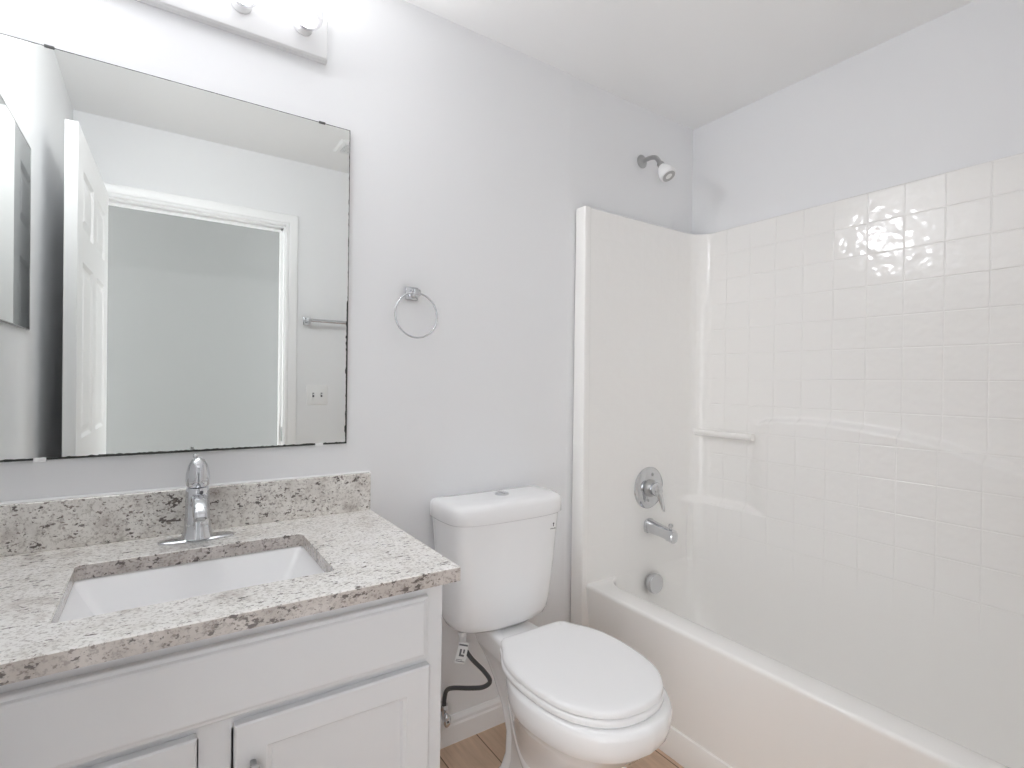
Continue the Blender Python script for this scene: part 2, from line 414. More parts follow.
# ------------------------------------------------------------------ mirrored medicine cabinet on the left wall (seen in the mirror)
mc = thing('medicine_cabinet', (XL, -0.37, 1.37), 'mirror-fronted cabinet hung on the left wall, seen at the mirror edge', 'cabinet')
bm = BM(); box(bm, XL + 0.0005, XL + 0.003, -0.556, -0.096, 1.376, 1.911); obj('cabinet_box', bm, M['fixture'], mc)
bm = BM(); box(bm, XL + 0.003, XL + 0.007, -0.560, -0.092, 1.372, 1.915, 0.0008, 1); dr = obj('mirror_door', bm, M['mirror'], mc)
bm = BM()
for a in ((-0.5625, -0.560, 1.3695, 1.9175), (-0.092, -0.0895, 1.3695, 1.9175), (-0.560, -0.092, 1.3695, 1.372), (-0.560, -0.092, 1.915, 1.9175)): box(bm, XL + 0.0028, XL + 0.0075, *a)
obj('edge_strip', bm, M['nickel'], dr)

# ------------------------------------------------------------------ vanity light
vl = thing('vanity_light', (0.1, 0, 2.205), 'white bar of clear globe bulbs on the wall above the mirror', 'light fixture')
LX0, LX1, LZ0, LZ1 = -0.206, 0.396, 2.152, 2.268
bm = BM()
lp = []
for ins, d in ((0, 0.001), (0, 0.020), (0.004, 0.027), (0.010, 0.029)):
    lp.append([Vector((x, -d, z)) for x, z in ((LX0 + ins, LZ0 + ins), (LX1 - ins, LZ0 + ins), (LX1 - ins, LZ1 - ins), (LX0 + ins, LZ1 - ins))])
loft(bm, lp, True, True, True)
obj('back_plate', bm, M['fixture'], vl, angle=20)
for i in range(4):
    bx, bz = 0.094 + (i - 1.5) * 0.155, 2.222
    bm = BM(); lathe(bm, [(0.026, 0.028), (0.026, 0.034), (0.022, 0.038), (0.020, 0.050), (0.017, 0.0505), (0.017, 0.043), (0, 0.042)], 28, axis_m((bx, 0, bz), (0, -1, 0)))
    obj('socket', bm, M['fixture'], vl)
    bm = BM(); pr = [(0.012, 0.044), (0.013, 0.050), (0.016, 0.055)]
    for a in range(0, 13):
        th = math.radians(152 - a * 152 / 12); pr.append((0.039 * math.sin(th), 0.0905 + 0.039 * math.cos(th)))
    lathe(bm, pr, 32, axis_m((bx, 0, bz), (0, -1, 0)))
    b = obj('bulb', bm, M['clear'], vl)
    bm = BM(); lathe(bm, [(0.0120, 0.0742), (0.0115, 0.078), (0.008, 0.0815), (0.0, 0.083)], 12, axis_m((bx, 0, bz), (0, -1, 0)), cap=False)
    obj('filament', bm, M['filament'], b)
    bm = BM(); lathe(bm, [(0.010, 0.043), (0.010, 0.060), (0.012, 0.068), (0.0280, 0.0720), (0.028, 0.0738), (0.0, 0.074)], 12, axis_m((bx, 0, bz), (0, -1, 0))); obj('stem_shield', bm, M['white_plastic'], b)  # stem widened by an added disc that keeps glare off the wall

# ------------------------------------------------------------------ vanity cabinet
YF = -0.560; VX0, VX1 = XL + 0.002, 0.516
vc = thing('vanity_cabinet', (0.09, -0.29, 0), 'light grey painted vanity cabinet under the granite worktop', 'cabinet')
bm = BM()
box(bm, VX1 - 0.016, VX1, YF + 0.018, -0.002, 0, 0.805); box(bm, VX0, VX0 + 0.016, YF + 0.018, -0.002, 0, 0.805)
box(bm, VX0, VX1, -0.014, -0.002, 0, 0.805); box(bm, VX0, VX1, YF + 0.018, -0.002, 0.10, 0.115)
obj('carcass', bm, M['cabinet'], vc)
bm = BM()
for a in ((VX0, VX0 + 0.045, 0.10, 0.8055), (VX1 - 0.045, VX1, 0.10, 0.8055), (0.060, 0.110, 0.10, 0.66)): box(bm, a[0], a[1], YF, YF + 0.019, a[2], a[3], 0.001, 1)
for a in ((VX0 + 0.04, VX1 - 0.04, 0.765, 0.8055), (VX0 + 0.04, VX1 - 0.04, 0.622, 0.662), (VX0 + 0.04, VX1 - 0.04, 0.10, 0.14)): box(bm, a[0], a[1], YF + 0.0003, YF + 0.019, a[2], a[3])
obj('face_frame', bm, M['cabinet'], vc)
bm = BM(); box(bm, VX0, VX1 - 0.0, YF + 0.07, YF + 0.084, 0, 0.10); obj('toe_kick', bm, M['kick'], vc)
def slab_front(x0, x1, z0, z1):
    bm = BM(); lp = []
    for ins, d in ((0, 0.0), (0, 0.011), (0.002, 0.013), (0.007, 0.0135), (0.010, 0.018), (0.014, 0.0195)):
        lp.append([Vector((x, YF - 0.0006 - d, z)) for x, z in ((x0 + ins, z0 + ins), (x1 - ins, z0 + ins), (x1 - ins, z1 - ins), (x0 + ins, z1 - ins))])
    loft(bm, lp, True, True, True); return bm
obj('false_drawer_front', slab_front(-0.302, 0.4765, 0.648, 0.779), M['cabinet'], vc, angle=18)
def cab_door(x0, x1, z0, z1, hx):
    bm = BM(); lp = []; y = YF - 0.0006
    for ins, d in ((0, 0), (0, 0.016), (0.003, 0.0185), (0.050, 0.0185), (0.053, 0.0165), (0.058, 0.0155), (0.062, 0.0095)):
        lp.append([Vector((x, y - d, z)) for x, z in ((x0 + ins, z0 + ins), (x1 - ins, z0 + ins), (x1 - ins, z1 - ins), (x0 + ins, z1 - ins))])
    loft(bm, lp, True, True, True)
    d = obj('cabinet_door', bm, M['cabinet'], vc, angle=18)
    bm = BM(); yy = y - 0.0185; zc = 0.513
    box(bm, hx - 0.008, hx + 0.008, yy - 0.0265, yy - 0.019, zc - 0.058, zc + 0.058, 0.0035, 3)
    for dz in (-0.048, 0.048): box(bm, hx - 0.005, hx + 0.005, yy - 0.022, yy - 0.0002, zc + dz - 0.006, zc + dz + 0.006, 0.001, 1)
    obj('handle', bm, M['nickel'], d)
cab_door(0.113, 0.4795, 0.125, 0.634, 0.142); cab_door(-0.309, 0.057, 0.125, 0.634, 0.028)

# ------------------------------------------------------------------ granite worktop and backsplash
CT0, CT1, CX1, CYF = 0.8062, 0.8378, 0.5395, -0.5976
SX0, SX1, SY0, SY1 = -0.142, 0.308, -0.482, -0.172
ct = thing('granite_worktop', (0.1, -0.3, CT0), 'speckled white and brown granite vanity worktop with upstand', 'worktop')
bm = BM()
inner = rrect(SX0, SX1, SY0, SY1, 0.012, 0, 6)
X0, X1, Y0, Y1 = XL + 0.002, CX1, CYF, -0.002
cx, cy = (SX0 + SX1) / 2, (SY0 + SY1) / 2
outer = []
for p in inner:
    d = Vector((p.x - cx, p.y - cy)); tt = min((X1 - cx) / d.x if d.x > 0 else (X0 - cx) / d.x if d.x < 0 else 9, (Y1 - cy) / d.y if d.y > 0 else (Y0 - cy) / d.y if d.y < 0 else 9)
    outer.append(Vector((cx + d.x * tt, cy + d.y * tt, 0)))
for c in ((X0, Y0), (X0, Y1), (X1, Y0), (X1, Y1)):
    j = min(range(len(outer)), key=lambda i: (outer[i].xy - Vector(c)).length); outer[j] = Vector((*c, 0))
def zl(lp, z, ins=0.0):
    return [Vector((min(max(p.x, X0 + ins), X1 - ins), min(max(p.y, Y0 + ins), Y1 - ins), z)) for p in lp]
inn = lambda z, g: [Vector((cx + (p.x - cx) * (1 + g), cy + (p.y - cy) * (1 + g), z)) for p in inner]
loft(bm, [inn(CT0, 0), inn(CT1 - 0.002, 0), inn(CT1, 0.008), zl(outer, CT1, 0.0025), zl(outer, CT1 - 0.0025), zl(outer, CT0), inn(CT0, 0)], True)
bmesh.ops.remove_doubles(bm, verts=bm.verts[:], dist=1e-6)
bmesh.ops.recalc_face_normals(bm, faces=bm.faces[:])
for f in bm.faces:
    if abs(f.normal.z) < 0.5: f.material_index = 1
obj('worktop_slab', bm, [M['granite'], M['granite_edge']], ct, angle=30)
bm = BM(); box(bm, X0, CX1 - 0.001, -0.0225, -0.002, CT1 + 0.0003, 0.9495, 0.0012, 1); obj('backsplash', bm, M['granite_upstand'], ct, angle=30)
bm = BM(); tube(bm, [(X0, -0.004, 0.9500), (CX1 - 0.001, -0.004, 0.9500), (CX1 + 0.0005, -0.004, 0.9480), (CX1 + 0.0005, -0.004, CT1)], 0.0042, 8); obj('caulk_bead', bm, M['white_plastic'], ct)

# ------------------------------------------------------------------ undermount sink
sk = thing('sink_basin', (cx, cy, 0.66), 'white rectangular undermount basin set in the granite worktop', 'sink')
bm = BM(); e = 0.004
B = lambda ins_x, ins_f, ins_b, z, r: rrect(SX0 - e + ins_x, SX1 + e - ins_x, SY0 - e + ins_f, SY1 + e - ins_b, r, z, 6)
loops = [B(-0.03, -0.03, -0.03, 0.8055, 0.03), B(0, 0, 0, 0.8055, 0.02), B(0.004, 0.004, 0.006, 0.801, 0.02), B(0.060, 0.018, 0.045, 0.705, 0.018), B(0.068, 0.026, 0.054, 0.690, 0.022),
         B(0.09, 0.05, 0.08, 0.680, 0.03), B(0.16, 0.11, 0.14, 0.674, 0.03)]
out = [B(0.15, 0.10, 0.13, 0.664, 0.03), B(0.05, 0.02, 0.04, 0.676, 0.03), B(-0.006, -0.006, -0.006, 0.794, 0.02), B(-0.03, -0.03, -0.03, 0.794, 0.03)]
loft(bm, [out[3]] + loops, True, False, True); loft(bm, out, True, True, False)
bmesh.ops.remove_doubles(bm, verts=bm.verts[:], dist=1e-6)
bmesh.ops.recalc_face_normals(bm, faces=bm.faces[:])
sb = obj('basin', bm, M['porcelain'], sk, recalc=False, angle=50)
bm = BM(); lathe(bm, [(0.0, 0.6748), (0.03, 0.6748), (0.031, 0.677), (0.024, 0.678), (0.020, 0.6755), (0.014, 0.6785), (0, 0.680)], 28, Matrix.Translation((cx, cy + 0.02, 0)), cap=False); obj('drain', bm, M['chrome'], sk)

# ------------------------------------------------------------------ basin faucet
FX, FY = 0.081, -0.094; Z = CT1
fa = thing('basin_faucet', (FX, FY, Z), 'chrome single-lever faucet on an oval plate behind the basin', 'faucet')
bm = BM(); lps = []
def oval(hw, hd, z, n=40):
    return [Vector((FX + hw * (abs(math.cos(a)) ** 0.8) * (1 if math.cos(a) >= 0 else -1), FY + hd * (abs(math.sin(a)) ** 0.8) * (1 if math.sin(a) >= 0 else -1), z)) for a in [2 * PI * i / n for i in range(n)]]
for hw, hd, dz in ((0.081, 0.028, 0.0003), (0.081, 0.028, 0.0035), (0.078, 0.026, 0.006), (0.060, 0.020, 0.0078), (0.03, 0.010, 0.0085)): lps.append(oval(hw, hd, Z + dz))
loft(bm, lps, True, True, True); obj('deck_plate', bm, M['chrome'], fa)
bm = BM(); lathe(bm, [(0.036, 0.007), (0.034, 0.012), (0.030, 0.022), (0.0275, 0.040), (0.0260, 0.085), (0.0255, 0.112), (0.0255, 0.122), (0.0235, 0.128), (0.0, 0.129)], 36, Matrix.Translation((FX, FY, Z))); obj('body', bm, M['chrome'], fa)
# spout: tapering rounded box arching forward
bm = BM(); sp = cr([(0, -0.008, 0.093), (0, -0.035, 0.103), (0, -0.07, 0.101), (0, -0.100, 0.088), (0, -0.112, 0.074)], 6); lps = []
for i, p in enumerate(sp):
    tq = i / (len(sp) - 1); tg = (sp[min(i + 1, len(sp) - 1)] - sp[max(i - 1, 0)]).normalized(); up = Vector((1, 0, 0)).cross(tg) * -1
    hw, hh = 0.0175 - 0.004 * tq, 0.0165 - 0.006 * tq
    ring = []
    for j in range(20):
        a = 2 * PI * j / 20; ca, sa = math.cos(a), math.sin(a); q = 0.6
        ring.append(Vector((FX, FY, Z)) + p + Vector((1, 0, 0)) * hw * abs(ca) ** q * (1 if ca >= 0 else -1) + up * hh * abs(sa) ** q * (1 if sa >= 0 else -1))
    lps.append(ring)
loft(bm, lps, True, True, True); obj('spout', bm, M['chrome'], fa)
bm = BM(); lathe(bm, [(0.0095, 0), (0.0095, 0.006), (0.007, 0.007), (0, 0.007)], 20, axis_m((FX, FY - 0.111, Z + 0.0765), (0, -0.35, -0.94))); obj('aerator', bm, M['nickel'], fa)
bm = BM(); lathe(bm, [(0.0215, 0.130), (0.0245, 0.134), (0.0262, 0.146), (0.0255, 0.162), (0.021, 0.182), (0.013, 0.196), (0.005, 0.201), (0, 0.2015)], 36, Matrix.Translation((FX, FY, Z))); ha = obj('handle', bm, M['chrome'], fa)
bm = BM(); lathe(bm, [(0.005, 0.199), (0.006, 0.203), (0.0055, 0.208), (0, 0.2095)], 16, Matrix.Translation((FX - 0.005, FY + 0.008, Z))); obj('lever_tip', bm, M['chrome'], ha)
bm = BM(); box(bm, FX - 0.0008, FX + 0.0008, FY - 0.0268, FY - 0.0235, Z + 0.136, Z + 0.166); obj('lever_slot', bm, M['grey_mark'], ha)
bm = BM(); lathe(bm, [(0.0042, 0.0), (0.0042, 0.0012), (0, 0.0012)], 12, axis_m((FX + 0.006, FY - 0.0250, Z + 0.119), (0.25, -0.97, 0.0))); obj('dark_dot', bm, M['grey_mark'], fa)  # small dark dot on the front of the faucet body

# ------------------------------------------------------------------ towel ring
tr_ = thing('towel_ring', (0.672, 0, 1.50), 'chrome towel ring on the wall right of the mirror', 'towel ring')
bm = BM(); box(bm, 0.650, 0.694, -0.008, -0.0005, 1.492, 1.534, 0.003, 2); obj('wall_plate', bm, M['chrome'], tr_)
bm = BM(); box(bm, 0.660, 0.684, -0.052, -0.006, 1.500, 1.522, 0.005, 3); obj('post', bm, M['chrome'], tr_)
bm = BM(); tube(bm, [(0.672 + 0.071 * math.sin(a), -0.044 + 0.004 * math.cos(a), 1.440 + 0.071 * math.cos(a)) for a in [2 * PI * i / 64 for i in range(64)]], 0.0030, 10, closed=True); obj('ring', bm, M['chrome'], tr_)

# ------------------------------------------------------------------ toilet
TX = 0.967; TK = 0.957          # bowl axis, tank axis
to = thing('toilet', (TX, -0.4, 0), 'white two-piece toilet with closed lid between vanity and tub', 'toilet')
def plan(pts, z, n=6):
    """pts: half outline (dx, y) from back centre to front centre -> closed symmetric loop at height z"""
    h = cr([Vector((a, b, 0)) for a, b in pts], n)
    right = [Vector((TX + p.x, p.y, z)) for p in h]; left = [Vector((TX - p.x, p.y, z)) for p in h[1:-1]]
    return right + left[::-1]
def egg(z, yb, wb, yw, ym, wm, yf):
    s = wm - wb
    return plan([(0, yb), (wb * 0.6, yb), (wb * 0.93, yb - 0.012), (wb, yb - 0.05), (wb + s * 0.12, yw), (wb + s * 0.75, (yw * 0.45 + ym * 0.55)), (wm, ym), (wm * 0.90, ym + (yf - ym) * 0.50), (wm * 0.66, ym + (yf - ym) * 0.80), (wm * 0.34, ym + (yf - ym) * 0.955), (0, yf)], z)
bm = BM()
lv = [egg(0.0, -0.215, 0.094, -0.28, -0.36, 0.114, -0.53), egg(0.028, -0.215, 0.094, -0.28, -0.36, 0.114, -0.53), egg(0.040, -0.222, 0.084, -0.28, -0.36, 0.102, -0.523),
      egg(0.08, -0.225, 0.068, -0.28, -0.37, 0.090, -0.520), egg(0.14, -0.215, 0.058, -0.27, -0.39, 0.092, -0.545), egg(0.20, -0.175, 0.050, -0.25, -0.42, 0.110, -0.598), egg(0.26, -0.120, 0.048, -0.24, -0.45, 0.136, -0.655),
      egg(0.31, -0.080, 0.053, -0.25, -0.475, 0.160, -0.706), egg(0.338, -0.055, 0.062, -0.26, -0.49, 0.174, -0.732), egg(0.355, -0.05, 0.070, -0.26, -0.495, 0.188, -0.750), egg(0.364, -0.045, 0.073, -0.26, -0.50, 0.193, -0.758), egg(0.385, -0.04, 0.076, -0.26, -0.50, 0.195, -0.763), egg(0.412, -0.035, 0.078, -0.26, -0.50, 0.195, -0.765),
      egg(0.424, -0.036, 0.076, -0.26, -0.50, 0.191, -0.760), egg(0.428, -0.042, 0.070, -0.26, -0.50, 0.183, -0.751)]
loft(bm, lv, True, True, True)
bowl = obj('bowl', bm, M['porcelain'], to, angle=60)
# exposed trapway bulge on either flank, running from under the bowl down to the foot
for s in (-1, 1):
    bm = BM(); pts = cr([(TX + s * 0.050, -0.60, 0.205), (TX + s * 0.064, -0.52, 0.145), (TX + s * 0.060, -0.43, 0.125), (TX + s * 0.050, -0.345, 0.165), (TX + s * 0.036, -0.27, 0.235), (TX + s * 0.026, -0.215, 0.30)], 8)
    tube(bm, pts, [0.024 + 0.020 * math.sin(PI * min(1, 0.12 + 0.88 * i / (len(pts) - 1))) for i in range(len(pts))], 20)
    obj('trapway', bm, M['porcelain'], bowl)
    bm = BM(); lathe(bm, [(0.016, 0), (0.016, 0.006), (0.012, 0.015), (0, 0.018)], 18, Matrix.Translation((TX + s * 0.086, -0.30, 0.027))); obj('bolt_cap', bm, M['white_plastic'], bowl)
def seat_loop(z, g):
    yb, yf, ym, wm = -0.280 - g * 0.6, -0.738 + g, -0.49, 0.184 - g
    return plan([(0, yb), (0.09, yb), (0.118 - g, yb - 0.007), (0.140 - g, yb - 0.045), (wm - 0.011, yb - 0.11), (wm, ym), (wm * 0.91, ym + (yf - ym) * 0.50), (wm * 0.67, ym + (yf - ym) * 0.80), (wm * 0.35, ym + (yf - ym) * 0.955), (0, yf)], z)
bm = BM(); loft(bm, [seat_loop(0.4305, 0.006), seat_loop(0.4305, 0.001), seat_loop(0.4340, -0.002), seat_loop(0.4450, -0.002), seat_loop(0.4485, 0.001), seat_loop(0.4485, 0.01)], True, True, True); obj('seat', bm, M['seat'], to, angle=50)
bm = BM(); loft(bm, [seat_loop(0.4505, 0.008), seat_loop(0.4505, 0.003), seat_loop(0.4525, 0.0005), seat_loop(0.4620, 0.0005), seat_loop(0.4665, 0.004), seat_loop(0.4688, 0.012), seat_loop(0.4700, 0.03), seat_loop(0.4712, 0.07)], True, True, True); obj('lid', bm, M['seat'], to, angle=50)
for s in (-1, 1):
    bm = BM(); box(bm, TX + s * 0.065 - 0.020, TX + s * 0.065 + 0.020, -0.300, -0.268, 0.4282, 0.447, 0.005, 3); obj('seat_hinge', bm, M['seat'], to)
def tank_loop(z, hw, y0, y1, g=0.0, r=0.04):
    # back straight, front gently bowed with rounded corners
    hw -= g; y1 += g; y0 -= g
    lp = plan([(0, y0), (hw * 0.5, y0), (hw - 0.012, y0), (hw, y0 - 0.014), (hw + 0.003, (y0 + y1) / 2 + 0.02), (hw - 0.004, y1 + 0.055), (hw - 0.028, y1 + 0.024), (hw - 0.070, y1 + 0.009), (hw * 0.35, y1 + 0.001), (0, y1)], z)
    return [v + Vector((TK - TX, 0, 0)) for v in lp]
bm = BM()
loft(bm, [tank_loop(0.4295, 0.130, -0.05, -0.155), tank_loop(0.434, 0.156, -0.042, -0.173), tank_loop(0.446, 0.174, -0.034, -0.184), tank_loop(0.466, 0.182, -0.030, -0.190), tank_loop(0.50, 0.188, -0.028, -0.194), tank_loop(0.64, 0.200, -0.024, -0.202), tank_loop(0.789, 0.212, -0.020, -0.208)], True, True, True)
tank = obj('tank', bm, M['porcelain'], to, angle=60)
bm = BM()
loft(bm, [tank_loop(0.790, 0.201, -0.022, -0.203), tank_loop(0.790, 0.214, -0.014, -0.215), tank_loop(0.794, 0.217, -0.012, -0.218), tank_loop(0.832, 0.217, -0.012, -0.218), tank_loop(0.842, 0.2145, -0.014, -0.2155), tank_loop(0.8485, 0.208, -0.020, -0.209), tank_loop(0.852, 0.195, -0.03, -0.196), tank_loop(0.8545, 0.15, -0.06, -0.16)], True, True, True)
tl = obj('tank_lid', bm, M['porcelain'], to, angle=60)
bm = BM(); lathe(bm, [(0.0, 0.8535), (0.024, 0.8535), (0.024, 0.8585), (0.022, 0.860), (0, 0.860)], 32, Matrix.Translation((TK + 0.004, -0.108, 0)), cap=False)
fb = obj('flush_button', bm, M['chrome'], tl)
bm = BM(); box(bm, TK + 0.0035, TK + 0.0045, -0.129, -0.087, 0.8602, 0.8606); obj('button_split', bm, M['grey_mark'], fb)
# small printed maker's mark, high on the right of the tank front
bm = BM()
lathe(bm, [(0.0034, 0), (0.0034, 0.0006), (0, 0.0006)], 12, axis_m((TK + 0.152, -0.2035, 0.757), (0.08, -1, 0)))
box(bm, TK + 0.1508, TK + 0.1528, -0.2045, -0.2030, 0.748, 0.757)
for i, q in enumerate((-0.013, -0.0075, -0.002, 0.0035, 0.009)): box(bm, TK + 0.152 + q, TK + 0.1545 + q, -0.2045, -0.2025, 0.7395, 0.7395 + (0.003 if i % 2 else 0.0018))
obj('printed_mark', bm, M['grey_mark'], tank)

# ------------------------------------------------------------------ stop valve and supply hose
sv = thing('stop_valve', (0.775, -0.02, 0.12), 'chrome water stop valve on the wall beside the vanity', 'valve')
VXX, VZ = 0.786, 0.128
bm = BM(); lathe(bm, [(0.028, 0.0005), (0.028, 0.004), (0.016, 0.010), (0.009, 0.011)], 24, axis_m((VXX, 0, VZ), (0, -1, 0))); obj('wall_flange', bm, M['chrome'], sv)
bm = BM(); tube(bm, [(VXX, -0.008, VZ), (VXX, -0.055, VZ)], 0.010, 14); tube(bm, [(VXX, -0.046, VZ), (VXX, -0.046, VZ + 0.035)], 0.009, 14); lathe(bm, [(0.013, 0.024), (0.013, 0.042)], 6, axis_m((VXX, -0.046, VZ), (0, 0, 1))); obj('valve_body', bm, M['chrome'], sv)
bm = BM(); lps = []
for d, g in ((0.056, 0.6), (0.060, 1), (0.072, 1), (0.076, 0.75)):
    lps.append([Vector((VXX + 0.013 * g * math.cos(a), -d, VZ + 0.021 * g * math.sin(a))) for a in [2 * PI * i / 24 for i in range(24)]])
loft(bm, lps, True, True, True); hv = obj('oval_handle', bm, M['chrome'], sv)
bm = BM(); lathe(bm, [(0.004, 0.0760), (0.004, 0.0772), (0, 0.0772)], 12, axis_m((VXX, 0, VZ), (0, -1, 0))); obj('handle_screw', bm, M['grey_mark'], hv)
sh = thing('supply_hose', (0.83, -0.08, 0.2), 'dark braided water hose looping from the stop valve up to the toilet tank', 'hose')
hp = cr([(VXX, -0.046, VZ + 0.040), (VXX, -0.049, 0.190), (VXX + 0.002, -0.060, 0.222), (0.797, -0.090, 0.242), (0.829, -0.140, 0.256), (0.860, -0.172, 0.266), (0.876, -0.185, 0.286), (0.859, -0.175, 0.318), (0.829, -0.150, 0.354), (0.816, -0.127, 0.380), (0.813, -0.116, 0.396)], 8)
bm = BM(); tube(bm, hp, 0.0070, 12); obj('braided_hose', bm, M['hose'], sh)
bm = BM(); lathe(bm, [(0.0095, 0.0), (0.0115, 0.005), (0.0115, 0.026), (0.014, 0.028), (0.014, 0.038), (0, 0.038)], 10, Matrix.Translation((0.813, -0.116, 0.394))); obj('coupling_nut', bm, M['white_plastic'], sh)
bm = BM(); tg = Matrix.Translation((0.797, -0.142, 0.378)) @ Matrix.Rotation(math.radians(14), 4, 'Y') @ Matrix.Rotation(math.radians(-25), 4, 'Z')
box(bm, -0.016, 0.016, -0.0006, 0.0006, -0.032, 0.032); bmesh.ops.transform(bm, matrix=tg, verts=bm.verts[:]); tgo = obj('paper_tag', bm, M['tag'], sh)
bm = BM()
for a in ((-0.014, 0.014, 0.022, 0.027), (-0.008, 0.008, -0.010, -0.004), (-0.008, -0.002, -0.004, 0.012), (0.003, 0.008, 0.0, 0.012), (-0.014, 0.014, -0.026, -0.024), (-0.014, 0.006, -0.021, -0.0195)): box(bm, a[0], a[1], -0.0011, -0.0007, a[2], a[3])
bmesh.ops.transform(bm, matrix=tg, verts=bm.verts[:]); obj('tag_print', bm, M['grey_mark'], tgo)

# ------------------------------------------------------------------ one-piece tub and shower surround
FXL = 1.361               # outer face of the end flanges
BXP, ZT, ZR = 2.066, 1.915, 0.449
tub = thing('tub_shower_unit', (1.72, -0.76, 0), 'warm white moulded bathtub with tiled-pattern shower surround', 'bathtub')
ARCH = [(0.365, 1.085), (0.40, 1.097), (0.47, 1.103), (0.545, 1.106), (0.62, 1.104), (0.72, 1.098), (0.87, 1.082), (0.98, 1.060), (1.075, 1.030), (1.171, 0.999), (1.32, 0.935), (1.47, 0.86)]
def draft(z): return 0.012 * (ZT - z) / (ZT - ZR)
r = 0.075
def spath(z):
    ye, yo = -0.055 - draft(z), -1.475 + draft(z) * 0.5
    P = []                                         # (point, inward normal, tag, param)
    x0 = FXL + 0.006
    n1 = 44
    for i in range(n1 + 1):
        x = x0 + (BXP - r - x0) * i / n1; P.append((Vector((x, ye, z)), Vector((0, -1, 0)), 'e', x))
    for i in range(1, 13):
        a = PI / 2 * i / 12; P.append((Vector((BXP - r + r * math.sin(a), ye - r + r * math.cos(a), z)), Vector((-math.sin(a), -math.cos(a), 0)), 'c', a / (PI / 2)))
    y0 = ye - r; y1 = yo + r; n2 = 220
    for i in range(1, n2 + 1):
        y = y0 + (y1 - y0) * i / n2; P.append((Vector((BXP, y, z)), Vector((-1, 0, 0)), 'b', y))
    for i in range(1, 13):
        a = PI / 2 * i / 12; P.append((Vector((BXP - r + r * math.cos(a), yo + r - r * math.sin(a), z)), Vector((-math.cos(a), math.sin(a), 0)), 'd', a))
    for i in range(1, n1 + 1):
        x = BXP - r - (BXP - r - x0) * i / n1; P.append((Vector((x, yo, z)), Vector((0, 1, 0)), 'f', x))
    return P
DB = 0.036
def disp(tag, q, z, P):
    led = 1 - sst(0.700, 0.732, z)                                        # corner ledge
    y = -P.y
    if tag == 'e':
        st = interp([(0.45, 1.99), (0.52, 1.985), (0.64, 1.965), (0.69, 1.93), (0.73, 1.905)], z)
        return DB * led * sst(st, st + 0.12, q)
    if tag == 'c':
        return DB * led * (sst(1.905, 2.025, BXP - r + q * 0.06) * (1 - q) + q)
    if tag == 'b':
        a = interp(ARCH, y); blk = (1 - sst(a - 0.020, a + 0.007, z)) * sst(0.300, 0.430, y)
        return DB * max(led, blk)
    a = 0.86
    fade = 1 if tag == 'd' else sst(1.90, 1.99, q)
    return DB * fade * (1 - sst(a - 0.020, a + 0.007, z))
zs = [ZR + (ZT - ZR) * i / 300 for i in range(301)]
bm = BM(); uvl = bm.loops.layers.uv.verify(); rows = []; uvr = []
for z in zs:
    row, ur = [], []; P = spath(z); pre = None
    for (p, nn, tg_, q) in P:
        d = disp(tg_, q, z, p); row.append(bm.verts.new(p + nn * d))
        if tg_ == 'b': uu = -p.y - 0.3073 + 0.1105 * 4
        elif tg_ in 'ec': uu = (p.x - BXP) + 0.1105 * 1.3 if tg_ == 'e' else None
        else: uu = None
        ur.append(uu)
    # fill corner uv by arc length
    last = 0
    for i, v in enumerate(ur):
        if v is None: ur[i] = last + (P[i][0] - P[i - 1][0]).length
        last = ur[i]
    rows.append(row); uvr.append(ur)
nP = len(rows[0])
for i in range(len(rows) - 1):
    for j in range(nP - 1):
        f = bm.faces.new((rows[i][j], rows[i][j + 1], rows[i + 1][j + 1], rows[i + 1][j]))
        us = [uvr[i][j], uvr[i][j + 1], uvr[i + 1][j + 1], uvr[i + 1][j]]
        if max(us) - min(us) > 0.05: us = [us[0], us[0] + 0.01, us[0] + 0.01, us[0]]
        for lp, u_, z_ in zip(f.loops, us, (zs[i], zs[i], zs[i + 1], zs[i + 1])): lp[uvl].uv = (u_, z_)
SURR_FOOT = [spath(ZR)[j][0] + spath(ZR)[j][1] * disp(spath(ZR)[j][2], spath(ZR)[j][3], ZR, spath(ZR)[j][0]) for j in range(nP)]
# rounded top lip back to the wall
top = rows[-1]; PT = spath(ZT); prev = top
for dz, ou in ((0.003, 0.003), (0.004, 0.008), (0.004, 0.026)):
    cur = []
    for j, (p, nn, tg_, q) in enumerate(PT):
        cur.append(bm.verts.new(p - nn * ou + Vector((0, 0, dz))))
    for j in range(nP - 1): bm.faces.new((prev[j], prev[j + 1], cur[j + 1], cur[j]))
    prev = cur
bmesh.ops.recalc_face_normals(bm, faces=bm.faces[:])
# normals must look into the alcove
mid = min(bm.faces, key=lambda f: (f.calc_center_median() - Vector((BXP, -0.7, 1.4))).length)
if mid.normal.x > 0: bmesh.ops.reverse_faces(bm, faces=bm.faces[:])
su = obj('shower_surround', bm, M['tile'], tub, recalc=False, angle=45)
# end flanges: front edges of the unit, floor to top
for y0, y1 in ((-0.057, -0.0005), (YS + 0.0005, -1.474)):
    bm = BM(); lps = []
    for z in (0.0, ZR, ZT + 0.004):
        f = draft(z) if y0 > -0.5 else -draft(z) * 0.5
        ya = y0 - f if y0 > -0.5 else y0; yb = y1 if y0 > -0.5 else y1 - f
        lps.append([Vector((p.x, p.y, z)) for p in rrect(FXL, FXL + (0.064 if z < 0.1 else 0.034), ya, yb, 0.006, z, 3)])
    loft(bm, lps, True, True, True); obj('end_flange', bm, M['tub'], tub, angle=35)
